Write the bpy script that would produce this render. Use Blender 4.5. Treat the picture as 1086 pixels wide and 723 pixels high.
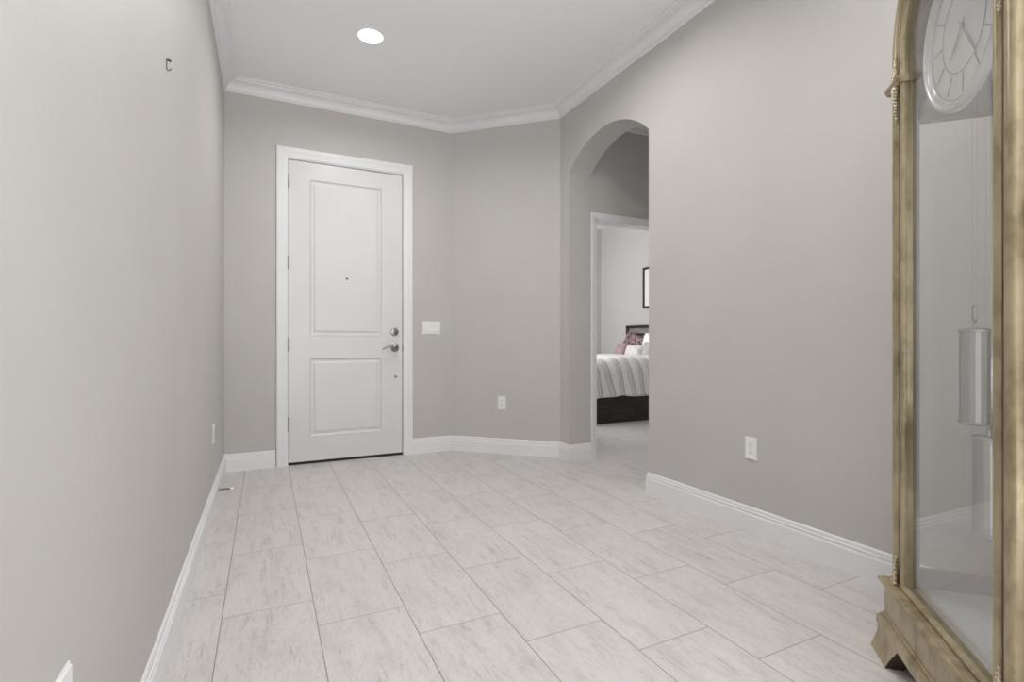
import bpy, bmesh, math, random
from mathutils import Vector, Matrix, noise
from mathutils.geometry import tessellate_polygon

random.seed(7)
for _o in list(bpy.data.objects):
    bpy.data.objects.remove(_o)
S = bpy.context.scene
COL = S.collection
PI = math.pi

# ------------------------------------------------------------------ camera
cd = bpy.data.cameras.new('camera')
cam = bpy.data.objects.new('camera', cd)
COL.objects.link(cam)
cam.location = (0, 0, 0.984)
cam.rotation_euler = (PI / 2, 0, -math.radians(25.865))
cd.sensor_fit = 'HORIZONTAL'
cd.sensor_width = 36.0
cd.lens = 36.0 * 539.63 / 1086.0
cd.shift_y = (362.65 - 361.5) / 1086.0
cd.clip_start = 0.02
S.camera = cam

# ------------------------------------------------------------------ world, exposure
w = bpy.data.worlds.new('world')
S.world = w
w.use_nodes = True
w.node_tree.nodes['Background'].inputs[0].default_value = (0.95, 0.97, 1.0, 1)
w.node_tree.nodes['Background'].inputs[1].default_value = 0.6
S.view_settings.view_transform = 'Standard'
S.view_settings.look = 'None'
S.view_settings.gamma = 1.0
S.view_settings.use_curve_mapping = False
S.view_settings.exposure = -0.08
S.cycles.max_bounces = 12
S.cycles.diffuse_bounces = 6
S.cycles.glossy_bounces = 5
S.cycles.transparent_max_bounces = 24
S.cycles.sample_clamp_indirect = 6.0


def area(name, loc, rot, sx, sy, power, color=(1, 1, 1), spread=PI, shape='RECTANGLE', parent=None):
    l = bpy.data.lights.new(name, 'AREA')
    l.shape = shape
    l.size = sx
    l.size_y = sy
    l.energy = power
    l.color = color
    l.spread = spread
    o = bpy.data.objects.new(name, l)
    COL.objects.link(o)
    o.location = loc
    o.rotation_euler = rot
    if parent:
        o.parent = parent
    return o


# added area fills behind the camera and in the side hall, plus bedroom window daylight
area('great_room_fill', (0.8, -4.6, 1.45), (PI / 2, 0, 0), 5.0, 2.5, 75, (0.985, 0.99, 1.0))  # added soft fill for the foyer, no opening modelled behind it
area('ceiling_bounce_fill', (1.2, -2.4, 0.25), (PI, 0, 0), 4.0, 3.0, 320, (0.97, 0.985, 1.0))  # added upward fill near the floor, brightens the ceiling
area('bedroom_daylight', (2.50, 6.0, 1.6), (0, -PI / 2, 0), 1.7, 2.2, 66, (0.99, 0.99, 1.0))
area('side_hall_fill', (3.95, 3.1, 1.6), (0, PI / 2, 0), 1.8, 0.8, 2.2, (1.0, 0.97, 0.94))  # added weak fill at the closed hall end, lifts the vestibule wall
CAN_POWER = 9.0


# ------------------------------------------------------------------ materials
def mat(name, color, rough=0.5, metal=0.0, spec=0.5):
    m = bpy.data.materials.new(name)
    m.use_nodes = True
    b = m.node_tree.nodes['Principled BSDF']
    b.inputs['Base Color'].default_value = (*color, 1)
    b.inputs['Roughness'].default_value = rough
    b.inputs['Metallic'].default_value = metal
    b.inputs['Specular IOR Level'].default_value = spec
    return m


def nt(m):
    return m.node_tree.nodes, m.node_tree.links, m.node_tree.nodes['Principled BSDF']


def add_noise(m, c1, c2, scale=5, detail=4, stretch=(1, 1, 1), lo=0.35, hi=0.65, bump=0.0, bscale=None, dist=0.01):
    N, L, B = nt(m)
    tc = N.new('ShaderNodeTexCoord')
    mp = N.new('ShaderNodeMapping')
    mp.inputs['Scale'].default_value = stretch
    L.new(tc.outputs['Object'], mp.inputs['Vector'])
    n = N.new('ShaderNodeTexNoise')
    n.inputs['Scale'].default_value = scale
    n.inputs['Detail'].default_value = detail
    L.new(mp.outputs[0], n.inputs['Vector'])
    r = N.new('ShaderNodeValToRGB')
    r.color_ramp.elements[0].position = lo
    r.color_ramp.elements[0].color = (*c1, 1)
    r.color_ramp.elements[1].position = hi
    r.color_ramp.elements[1].color = (*c2, 1)
    L.new(n.outputs[0], r.inputs[0])
    L.new(r.outputs[0], B.inputs['Base Color'])
    if bump:
        n2 = N.new('ShaderNodeTexNoise')
        n2.inputs['Scale'].default_value = bscale or scale * 4
        n2.inputs['Detail'].default_value = 3
        L.new(tc.outputs['Object'], n2.inputs['Vector'])
        bp = N.new('ShaderNodeBump')
        bp.inputs['Strength'].default_value = bump
        bp.inputs['Distance'].default_value = dist
        L.new(n2.outputs[0], bp.inputs['Height'])
        L.new(bp.outputs[0], B.inputs['Normal'])
    return m


WALL = add_noise(mat('wall_paint', (.5, .475, .45), 0.55, 0, 0.35), (.525, .508, .492), (.545, .528, .512), 1.6, 3,
                 bump=0.10, bscale=55, dist=0.006)
CEIL = add_noise(mat('ceiling_paint', (.8, .8, .8), 0.8, 0, 0.2), (.855, .867, .88), (.875, .885, .895), 1.2, 2, bump=0.06, bscale=70,
                 dist=0.005)
TRIM = add_noise(mat('white_trim_paint', (.82, .83, .835), 0.38), (.775, .785, .795), (.80, .808, .815), 3, 2)
DOORM = add_noise(mat('white_door_paint', (.84, .845, .845), 0.32), (.695, .70, .705), (.72, .725, .728), 2, 2)
PLATE = add_noise(mat('white_plastic', (.84, .83, .82), 0.3), (.83, .82, .81), (.85, .84, .83), 8, 2)
SLOT = mat('dark_slot', (.06, .055, .05), 0.6)
BLACK = mat('black_rubber', (.012, .012, .012), 0.6)
NICKEL = add_noise(mat('satin_nickel', (.42, .41, .40), 0.28, 1.0), (.24, .235, .225), (.36, .35, .34), 40, 2)
STEEL = mat('hinge_steel', (.36, .36, .36), 0.4, 1.0)
DARKMETAL = mat('dark_bronze', (.09, .075, .06), 0.4, 0.8)


def floor_material():
    m = mat('travertine_plank_tile', (.6, .58, .56), 0.36, 0, 0.45)
    N, L, B = nt(m)

    def M(op, a, b=None):
        n = N.new('ShaderNodeMath')
        n.operation = op
        for i, v in enumerate((a, b)):
            if v is None:
                continue
            if isinstance(v, (int, float)):
                n.inputs[i].default_value = v
            else:
                L.new(v, n.inputs[i])
        return n.outputs[0]
    tc = N.new('ShaderNodeTexCoord')
    sp = N.new('ShaderNodeSeparateXYZ')
    L.new(tc.outputs['Object'], sp.inputs[0])
    x, y = sp.outputs[0], sp.outputs[1]
    u = M('DIVIDE', M('ADD', x, 0.443), 0.3035)
    i = M('FLOOR', u)
    fu = M('SUBTRACT', u, i)
    v = M('DIVIDE', M('ADD', M('SUBTRACT', y, 2.278), M('MULTIPLY', i, 0.1985)), 0.5955)
    j = M('FLOOR', v)
    fv = M('SUBTRACT', v, j)
    du = M('MULTIPLY', M('MINIMUM', fu, M('SUBTRACT', 1.0, fu)), 0.3035)
    dv = M('MULTIPLY', M('MINIMUM', fv, M('SUBTRACT', 1.0, fv)), 0.5955)
    d = M('MINIMUM', M('MULTIPLY', du, 1.0), M('MULTIPLY', dv, 1.15))
    mr = N.new('ShaderNodeMapRange')
    mr.inputs['From Min'].default_value = 0.0012
    mr.inputs['From Max'].default_value = 0.0024
    L.new(d, mr.inputs['Value'])
    mask = mr.outputs[0]
    # per-tile random
    cb = N.new('ShaderNodeCombineXYZ')
    L.new(i, cb.inputs[0])
    L.new(j, cb.inputs[1])
    wn = N.new('ShaderNodeTexWhiteNoise')
    wn.noise_dimensions = '3D'
    L.new(cb.outputs[0], wn.inputs['Vector'])
    # veins, stretched along the tile's long side, shifted per tile
    off = N.new('ShaderNodeVectorMath')
    off.operation = 'SCALE'
    L.new(wn.outputs['Color'], off.inputs[0])
    off.inputs['Scale'].default_value = 9.0
    ad = N.new('ShaderNodeVectorMath')
    ad.operation = 'ADD'
    L.new(tc.outputs['Object'], ad.inputs[0])
    L.new(off.outputs[0], ad.inputs[1])

    def stretched(sc, scale, detail, rough=0.6):
        mp = N.new('ShaderNodeMapping')
        mp.inputs['Scale'].default_value = sc
        L.new(ad.outputs[0], mp.inputs['Vector'])
        n = N.new('ShaderNodeTexNoise')
        n.inputs['Scale'].default_value = scale
        n.inputs['Detail'].default_value = detail
        n.inputs['Roughness'].default_value = rough
        n.inputs['Distortion'].default_value = 0.5
        L.new(mp.outputs[0], n.inputs['Vector'])
        return n.outputs[0]
    n1 = stretched((3.0, 0.9, 1), 4.0, 8, 0.7)
    n2 = stretched((8.0, 0.9, 1), 5.0, 8, 0.78)
    n3 = stretched((1.6, 0.5, 1), 70.0, 5, 0.75)
    r1 = N.new('ShaderNodeValToRGB')
    e = r1.color_ramp.elements
    e[0].position = 0.30
    e[0].color = (.555, .53, .515, 1)
    e[1].position = 0.60
    e[1].color = (.665, .64, .63, 1)
    k = e.new(0.47)
    k.color = (.63, .605, .592, 1)
    L.new(n1, r1.inputs[0])
    r2 = N.new('ShaderNodeValToRGB')
    e = r2.color_ramp.elements
    e[0].position = 0.32
    e[0].color = (.74, .73, .72, 1)
    e[1].position = 0.47
    e[1].color = (1, 1, 1, 1)
    L.new(n2, r2.inputs[0])
    r3 = N.new('ShaderNodeValToRGB')
    e = r3.color_ramp.elements
    e[0].position = 0.30
    e[0].color = (.82, .81, .80, 1)
    e[1].position = 0.5
    e[1].color = (1, 1, 1, 1)
    L.new(n3, r3.inputs[0])

    def mul(a, b, f=1.0):
        n = N.new('ShaderNodeMix')
        n.data_type = 'RGBA'
        n.blend_type = 'MULTIPLY'
        n.inputs[0].default_value = f
        L.new(a, n.inputs[6])
        L.new(b, n.inputs[7])
        return n.outputs[2]
    c = mul(mul(r1.outputs[0], r2.outputs[0]), r3.outputs[0])
    tv = N.new('ShaderNodeMapRange')
    tv.inputs['To Min'].default_value = 0.985
    tv.inputs['To Max'].default_value = 1.015
    L.new(wn.outputs['Value'], tv.inputs['Value'])
    sc = N.new('ShaderNodeVectorMath')
    sc.operation = 'SCALE'
    L.new(c, sc.inputs[0])
    L.new(tv.outputs[0], sc.inputs['Scale'])
    mx = N.new('ShaderNodeMix')
    mx.data_type = 'RGBA'
    mx.inputs[6].default_value = (.30, .265, .21, 1)
    L.new(mask, mx.inputs[0])
    L.new(sc.outputs[0], mx.inputs[7])
    L.new(mx.outputs[2], B.inputs['Base Color'])
    bp = N.new('ShaderNodeBump')
    bp.inputs['Strength'].default_value = 0.25
    bp.inputs['Distance'].default_value = 0.002
    hh = M('ADD', M('MULTIPLY', n2, 0.25), mask)
    L.new(hh, bp.inputs['Height'])
    L.new(bp.outputs[0], B.inputs['Normal'])
    return m


FLOOR = floor_material()


# ------------------------------------------------------------------ mesh helpers
def obj(name, bm, m=None, parent=None, smooth=False, recalc=True):
    if recalc:
        bmesh.ops.recalc_face_normals(bm, faces=bm.faces[:])
    me = bpy.data.meshes.new(name)
    bm.to_mesh(me)
    bm.free()
    if smooth:
        for p in me.polygons:
            p.use_smooth = True
        me.set_sharp_from_angle(angle=math.radians(38))
    o = bpy.data.objects.new(name, me)
    COL.objects.link(o)
    if m:
        me.materials.append(m)
    if parent:
        o.parent = parent
    return o


def tag(o, label=None, cat=None, group=None, kind=None):
    if label:
        o['label'] = label
    if cat:
        o['category'] = cat
    if group:
        o['group'] = group
    if kind:
        o['kind'] = kind
    return o


def empty(name, loc=(0, 0, 0), rz=0.0):
    o = bpy.data.objects.new(name, None)
    COL.objects.link(o)
    o.location = loc
    o.rotation_euler = (0, 0, rz)
    o.empty_display_size = 0.05
    return o


def structure(o, label, cat):
    return tag(o, label, cat, None, 'structure')


def box(bm, x0, x1, y0, y1, z0, z1, bev=0.0):
    vs = [bm.verts.new((x, y, z)) for z in (z0, z1) for y in (y0, y1) for x in (x0, x1)]
    fs = [(0, 1, 3, 2), (4, 5, 7, 6), (0, 1, 5, 4), (2, 3, 7, 6), (0, 2, 6, 4), (1, 3, 7, 5)]
    faces = [bm.faces.new([vs[i] for i in f]) for f in fs]
    if bev:
        es = list({e for f in faces for e in f.edges})
        bmesh.ops.bevel(bm, geom=es, offset=bev, segments=2, affect='EDGES', profile=0.5)


def prism(bm, pts, axis, a, b):
    """extrude a 2D polygon along an axis from a to b"""
    def P(p, t):
        return {'X': (t, p[0], p[1]), 'Y': (p[0], t, p[1]), 'Z': (p[0], p[1], t)}[axis]
    A = [bm.verts.new(P(p, a)) for p in pts]
    Bv = [bm.verts.new(P(p, b)) for p in pts]
    n = len(pts)
    for tri in tessellate_polygon([[Vector((p[0], p[1], 0)) for p in pts]]):
        for ring in (A, Bv):
            try:
                bm.faces.new([ring[i] for i in tri])
            except ValueError:
                pass
    for i in range(n):
        bm.faces.new((A[i], A[(i + 1) % n], Bv[(i + 1) % n], Bv[i]))


def sweep(bm, path, prof, closed=False):
    """sweep closed profile (offset to the right of the path, z) along a 2D path with mitred corners"""
    P = [Vector(p) for p in path]
    n = len(P)
    rings = []
    for i in range(n):
        if closed:
            d0 = (P[i] - P[i - 1]).normalized()
            d1 = (P[(i + 1) % n] - P[i]).normalized()
        else:
            d0 = (P[i] - P[i - 1]).normalized() if i else (P[1] - P[0]).normalized()
            d1 = (P[i + 1] - P[i]).normalized() if i < n - 1 else d0
        n0 = Vector((d0.y, -d0.x))
        n1 = Vector((d1.y, -d1.x))
        mv = (n0 + n1)
        mv = mv / max(1e-6, mv.dot(n0))
        rings.append([bm.verts.new((P[i].x + mv.x * o, P[i].y + mv.y * o, z)) for o, z in prof])
    k = len(prof)
    for i in range(n if closed else n - 1):
        a, b = rings[i], rings[(i + 1) % n]
        for j in range(k):
            bm.faces.new((a[j], a[(j + 1) % k], b[(j + 1) % k], b[j]))
    if not closed:
        bm.faces.new(rings[0])
        bm.faces.new(rings[-1][::-1])


def lathe(bm, prof, axis='Z', loc=(0, 0, 0), seg=32, caps=True):
    rings = []
    for r, h in prof:
        ring = []
        for k in range(seg):
            a = 2 * PI * k / seg
            c, s = r * math.cos(a), r * math.sin(a)
            p = {'Z': (c, s, h), 'Y': (c, h, s), 'X': (h, c, s)}[axis]
            ring.append(bm.verts.new((p[0] + loc[0], p[1] + loc[1], p[2] + loc[2])))
        rings.append(ring)
    for a, b in zip(rings, rings[1:]):
        for k in range(seg):
            bm.faces.new((a[k], a[(k + 1) % seg], b[(k + 1) % seg], b[k]))
    if caps:
        if prof[0][0] > 1e-6:
            bm.faces.new(rings[0])
        if prof[-1][0] > 1e-6:
            bm.faces.new(rings[-1][::-1])


def tube(bm, pts, r, seg=10, radii=None):
    P = [Vector(p) for p in pts]
    rings = []
    for i, p in enumerate(P):
        d = (P[min(i + 1, len(P) - 1)] - P[max(i - 1, 0)]).normalized()
        up = Vector((0, 0, 1)) if abs(d.z) < 0.9 else Vector((1, 0, 0))
        a = d.cross(up).normalized()
        b = d.cross(a).normalized()
        rr = radii[i] if radii else r
        rings.append([bm.verts.new(p + a * rr * math.cos(2 * PI * k / seg) + b * rr * math.sin(2 * PI * k / seg)) for k in range(seg)])
    for a, b in zip(rings, rings[1:]):
        for k in range(seg):
            bm.faces.new((a[k], a[(k + 1) % seg], b[(k + 1) % seg], b[k]))
    bm.faces.new(rings[0])
    bm.faces.new(rings[-1][::-1])


# ------------------------------------------------------------------ room shell
XL, XR, YB, ZC = -0.2812, 2.2583, 4.4146, 2.975
X2, Y3 = 1.5303, 3.7184          # angled wall from (X2,YB) to (XR,Y3)
Y4, Y5 = 3.577, 2.606            # arch jambs
XV = 2.470                       # back of the arch wall
DX0, DX1, DZ = 0.158, 1.088, 2.452   # front door rough opening

bm = bmesh.new(); box(bm, -3.6, 5.8, -5.2, 8.0, -0.12, 0.0)
structure(obj('floor', bm, FLOOR), 'pale travertine look plank tile floor with tan grout lines', 'floor')

bm = bmesh.new()
box(bm, -3.6, XV, 0.0, 4.75, ZC, ZC + 0.12)
box(bm, -3.6, 5.8, -5.2, 0.0, ZC, ZC + 0.12)
structure(obj('ceiling', bm, CEIL), 'smooth white foyer ceiling above the front door', 'ceiling')

bm = bmesh.new(); box(bm, XL - 0.14, XL, -0.75, YB + 0.2, 0, ZC)
structure(obj('wall_left', bm, WALL), 'long greige painted wall on the left side of the foyer', 'wall')

bm = bmesh.new()
box(bm, XL, DX0, YB, YB + 0.2, 0, ZC)
box(bm, DX1, X2 + 0.08, YB, YB + 0.2, 0, ZC)
box(bm, DX0, DX1, YB, YB + 0.2, DZ, ZC)
structure(obj('wall_back', bm, WALL), 'greige wall around the white front door', 'wall')

bm = bmesh.new()
d = (Vector((XR, Y3)) - Vector((X2, YB))).normalized()
nrm = Vector((-d.y, d.x))
A, B_ = Vector((X2, YB)), Vector((XR, Y3))
q = [A, B_, B_ + nrm * 0.13 + d * 0.04, A + nrm * 0.13]
prism(bm, [tuple(p) for p in q], 'Z', 0, ZC)
structure(obj('wall_angled', bm, WALL), 'narrow angled greige wall between front door wall and arched wall', 'wall')

bm = bmesh.new()
R_AR, RISE = 0.68, 0.203
cy, cz = (Y4 + Y5) / 2, 2.583 - R_AR
half = math.asin(((Y4 - Y5) / 2) / R_AR)
arc = [(cy + R_AR * math.sin(-half + 2 * half * k / 40), cz + R_AR * math.cos(-half + 2 * half * k / 40)) for k in range(41)]
out = [(-0.05, 0), (Y5, 0)] + arc + [(Y4, 0), (Y3, 0), (Y3, ZC), (-0.05, ZC)]
prism(bm, out, 'X', XR, XV)
structure(obj('wall_right', bm, WALL), 'greige wall with an arched opening on the right of the foyer', 'wall')

# the return wall the clock's corner is made of, and the great room behind the camera
bm = bmesh.new(); box(bm, 1.35, 5.8, -0.17, -0.05, 0, ZC)
structure(obj('wall_return', bm, WALL), 'greige return wall behind the corner clock', 'wall')
bm = bmesh.new()
box(bm, -3.6, -3.48, -5.2, -0.75, 0, ZC)
box(bm, -3.48, XL - 0.14, -0.87, -0.75, 0, ZC)
box(bm, 5.68, 5.8, -5.2, -0.17, 0, ZC)
box(bm, -3.48, 5.68, -5.2, -5.08, 0, ZC)
structure(obj('wall_rear', bm, WALL), 'greige walls of the great room behind the viewer', 'wall')

# vestibule behind the arch
VY = 3.585
BX0, BX1, BZ = 2.521, 3.285, 2.035
VC = 2.925
bm = bmesh.new()
box(bm, XV, BX0, VY, VY + 0.12, 0, 3.05)
box(bm, BX1, 5.67, VY, VY + 0.12, 0, 3.05)
box(bm, BX0, BX1, VY, VY + 0.12, BZ, 3.05)
structure(obj('wall_vestibule', bm, WALL), 'greige wall above the bedroom doorway behind the arch', 'wall')
bm = bmesh.new()
box(bm, XV, 4.1, Y5 - 0.12, Y5, 0, VC)
box(bm, 4.0, 4.1, Y5, VY, 0, VC)
structure(obj('wall_vestibule_side', bm, WALL), 'greige side walls of the little hall behind the arch', 'wall')
bm = bmesh.new(); box(bm, XV, 4.1, Y5 - 0.12, VY, VC, VC + 0.1)
structure(obj('ceiling_vestibule', bm, CEIL), 'white ceiling of the little hall behind the arch', 'ceiling')

# bedroom
BWX, BWY, BC = 5.55, 7.7, 3.05
bm = bmesh.new(); box(bm, BWX, BWX + 0.12, VY + 0.12, BWY, 0, BC)
structure(obj('wall_bedroom', bm, WALL), 'pale greige bedroom wall behind the headboard', 'wall')
bm = bmesh.new()
box(bm, 2.30, BWX + 0.12, BWY, BWY + 0.12, 0, BC)
structure(obj('wall_bedroom_far', bm, WALL), 'far wall of the bedroom seen beside the door casing', 'wall')
bm = bmesh.new()
box(bm, 2.30, 2.42, 3.74, 4.9, 0, BC)
box(bm, 2.30, 2.42, 7.1, BWY, 0, BC)
box(bm, 2.30, 2.42, 4.9, 7.1, 0, 0.75)
box(bm, 2.30, 2.42, 4.9, 7.1, 2.45, BC)
structure(obj('wall_bedroom_window', bm, WALL), 'bedroom wall around its window', 'wall')
bm = bmesh.new(); box(bm, 2.30, BWX + 0.12, VY + 0.12, BWY + 0.12, BC, BC + 0.1)
structure(obj('ceiling_bedroom', bm, CEIL), 'bright white bedroom ceiling', 'ceiling')

# baseboards and crown
BH = 0.134
BP = [(0, 0), (0.015, 0), (0.015, 0.092), (0.0135, 0.0965), (0.0105, 0.098), (0.0105, 0.108), (0.0125, 0.1105), (0.0105, 0.1135),
      (0.008, 0.115), (0.008, 0.124), (0.0065, 0.130), (0.003, BH), (0, BH)]


def baseboard(name, path, label):
    bm = bmesh.new()
    sweep(bm, path, BP)
    return structure(obj(name, bm, TRIM), label, 'baseboard')


CX0, CX1 = 0.0707, 1.1649        # outer edges of the door casing
baseboard('baseboard_left', [(XL, -0.75), (XL, YB), (CX0, YB)], 'white moulded baseboard along the left wall, turning to the door casing')
baseboard('baseboard_back', [(CX1, YB), (X2, YB), (XR, Y3), (XR, Y4), (XV + 0.002, Y4)],
          'white moulded baseboard from door casing along the angled wall to arch jamb')
baseboard('baseboard_right', [(XV, Y5), (XR, Y5), (XR, -0.05), (1.35, -0.05)], 'white moulded baseboard along the right wall to the clock')
baseboard('baseboard_bedroom', [(2.42, 3.74), (2.42, BWY), (BWX, BWY), (BWX, VY + 0.12)], 'white baseboard around the bedroom')

CB = 2.884


def crown_profile(zc, drop=0.091):
    k = drop / 0.091
    pr = [(0, 0), (0.007, 0), (0.012, 0.004), (0.013, 0.013), (0.019, 0.014), (0.021, 0.021)]
    for t in range(1, 8):                      # cove
        a = PI / 2 * t / 8
        pr.append((0.021 + 0.052 * (1 - math.cos(a)), 0.021 + 0.046 * math.sin(a)))
    pr += [(0.075, 0.068), (0.078, 0.075), (0.087, 0.077), (0.093, 0.083), (0.100, 0.085), (0.100, 0.091), (0, 0.091)]
    return [(o, zc - drop + z * k) for o, z in pr]


bm = bmesh.new()
sweep(bm, [(XL, -0.75), (XL, YB), (X2, YB), (XR, Y3), (XR, -0.05), (1.35, -0.05)], crown_profile(ZC))
structure(obj('trim_1', bm, TRIM), 'white stepped crown moulding around the foyer ceiling', 'crown moulding')
bm = bmesh.new()
sweep(bm, [(XV, Y5), (XV, VY), (4.0, VY), (4.0, Y5)], crown_profile(VC))
structure(obj('trim_2', bm, TRIM), 'white crown moulding in the little hall behind the arch', 'crown moulding')

# casing of the bedroom doorway
t3 = structure(empty('trim_3', (BX0, VY, 0)), 'white casing around the open bedroom doorway', 'door casing')


def part_at(name, bm, m, root, smooth=False):
    """link a mesh built in world coordinates as a child of root, keeping its place"""
    mw = Matrix.Translation(root.location) @ Matrix.Rotation(root.rotation_euler.z, 4, 'Z')
    bmesh.ops.transform(bm, matrix=mw.inverted(), verts=bm.verts[:])
    return obj(name, bm, m, root, smooth)


CW = 0.057


def casing_bar(bm, pts, w_, y_face, th):
    """mitred U-shaped casing: pts inner path (x,z); w_ width outward; protrudes th towards -Y"""
    (xa, xb, zt) = pts
    prof = [(0, 0.3), (0.006, 0.55), (0.012, 0.62), (0.35 * w_, 0.75), (0.55 * w_, 0.80), (0.62 * w_, 0.95), (0.9 * w_, 1.0), (w_, 0.85)]
    for k in range(len(prof)):
        pass
    rings = []
    for (cx, cz_, dx, dz) in ((xa, 0, -1, 0), (xa, zt, -1, 1), (xb, zt, 1, 1), (xb, 0, 1, 0)):
        ring = [bm.verts.new((cx, y_face, cz_))]
        for o, t in prof:
            ring.append(bm.verts.new((cx + dx * o, y_face - th * t, cz_ + dz * o)))
        ring.append(bm.verts.new((cx + dx * w_, y_face, cz_ + dz * w_)))
        rings.append(ring)
    n = len(rings[0])
    for a, b in zip(rings, rings[1:]):
        for j in range(n):
            bm.faces.new((a[j], a[(j + 1) % n], b[(j + 1) % n], b[j]))
    bm.faces.new(rings[0])
    bm.faces.new(rings[-1][::-1])


bm = bmesh.new(); casing_bar(bm, (BX0 + 0.006, BX1 - 0.006, BZ - 0.006), CW - 0.004, VY, 0.016)
part_at('casing', bm, TRIM, t3)
bm = bmesh.new()
box(bm, BX0, BX0 + 0.018, VY, VY + 0.12, 0, BZ)
box(bm, BX1 - 0.018, BX1, VY, VY + 0.12, 0, BZ)
box(bm, BX0, BX1, VY, VY + 0.12, BZ - 0.018, BZ)
part_at('jamb', bm, TRIM, t3)

# ------------------------------------------------------------------ front door
door = structure(empty('door_1', ((DX0 + DX1) / 2, YB, 0)), 'tall white two panel front door with nickel lever and deadbolt', 'door')
FY = YB + 0.006                 # face of the leaf
LX0, LX1, LZ0, LZ1 = 0.1680, 1.0765, 0.022, 2.436
bm = bmesh.new(); casing_bar(bm, (DX0 + 0.004, DX1 - 0.006, DZ - 0.004), CX1 - (DX1 - 0.006), YB, 0.019)
part_at('casing', bm, TRIM, door)
bm = bmesh.new()
box(bm, DX0, DX0 + 0.006, YB, YB + 0.2, 0, DZ)
box(bm, DX1 - 0.006, DX1, YB, YB + 0.2, 0, DZ)
box(bm, DX0, DX1, YB, YB + 0.2, DZ - 0.010, DZ)
box(bm, DX0 + 0.006, DX0 + 0.03, FY + 0.05, YB + 0.2, 0, DZ - 0.01)
box(bm, DX1 - 0.03, DX1 - 0.006, FY + 0.05, YB + 0.2, 0, DZ - 0.01)
part_at('jamb', bm, TRIM, door)
bm = bmesh.new(); box(bm, DX0 + 0.006, DX1 - 0.006, FY + 0.004, YB + 0.2, 0.0, 0.018)
part_at('threshold', bm, BLACK, door)

bm = bmesh.new()
xs = [LX0, 0.322, 0.903, LX1]
zs = [LZ0, 0.218, 0.856, 1.034, 2.303, LZ1]
V = {}
for i_, xx in enumerate(xs):
    for j_, zz in enumerate(zs):
        V[i_, j_] = bm.verts.new((xx, FY, zz))
for i_ in range(3):
    for j_ in range(5):
        c4 = [V[i_, j_], V[i_ + 1, j_], V[i_ + 1, j_ + 1], V[i_, j_ + 1]]
        if i_ == 1 and j_ in (1, 3):
            prev = c4
            x0, x1, z0, z1 = xs[1], xs[2], zs[j_], zs[j_ + 1]
            for ins, dep in ((0.004, -0.003), (0.010, 0.002), (0.016, 0.009), (0.030, 0.009), (0.042, 0.0025), (0.046, 0.002)):
                cur = [bm.verts.new((a, FY + dep, b)) for a, b in
                       ((x0 + ins, z0 + ins), (x1 - ins, z0 + ins), (x1 - ins, z1 - ins), (x0 + ins, z1 - ins))]
                for k in range(4):
                    bm.faces.new((prev[k], prev[(k + 1) % 4], cur[(k + 1) % 4], cur[k]))
                prev = cur
            bm.faces.new(prev)
        else:
            bm.faces.new(c4)
bk = {}
for i_ in (0, 3):
    for j_ in (0, 5):
        bk[i_, j_] = bm.verts.new((xs[i_], FY + 0.045, zs[j_]))
bm.faces.new([bk[0, 0], bk[3, 0], bk[3, 5], bk[0, 5]])
bm.faces.new([V[i_, 0] for i_ in range(4)] + [bk[3, 0], bk[0, 0]])
bm.faces.new([V[i_, 5] for i_ in range(4)] + [bk[3, 5], bk[0, 5]])
bm.faces.new([V[0, j_] for j_ in range(6)] + [bk[0, 5], bk[0, 0]])
bm.faces.new([V[3, j_] for j_ in range(6)] + [bk[3, 5], bk[3, 0]])
leaf = part_at('leaf', bm, DOORM, door)
leaf['label'] = 'white painted two panel door leaf'
bm = bmesh.new(); box(bm, LX0 + 0.002, LX1 - 0.002, FY + 0.001, FY + 0.04, 0.0185, 0.0225)
part_at('bottom_sweep', bm, BLACK, door)
for hz in (2.265, 1.617, 0.966, 0.33):
    bm = bmesh.new()
    lathe(bm, [(0.0, -0.056), (0.005, -0.056), (0.0085, -0.052), (0.0085, 0.052), (0.005, 0.056), (0.0, 0.056)], 'Z', (LX0 - 0.004, FY - 0.008, hz), 14)
    box(bm, LX0 - 0.009, LX0 + 0.001, FY - 0.006, FY + 0.0005, hz - 0.05, hz + 0.05)
    h = part_at('hinge', bm, STEEL, door, True)
    h['label'] = 'grey steel hinge barrel'
# deadbolt
bm = bmesh.new()
lathe(bm, [(0.034, 0.0), (0.034, -0.006), (0.031, -0.012), (0.022, -0.014), (0.0, -0.014)], 'Y', (1.010, FY, 1.072), 32)
db = part_at('deadbolt', bm, NICKEL, door, True)
db['label'] = 'round satin nickel deadbolt'
bm = bmesh.new(); box(bm, 1.003, 1.017, FY - 0.030, FY - 0.013, 1.054, 1.090, 0.004)
bmesh.ops.transform(bm, matrix=Matrix.Translation(-Vector(door.location)), verts=bm.verts[:])
obj('thumb_turn', bm, NICKEL, db, True)
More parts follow.
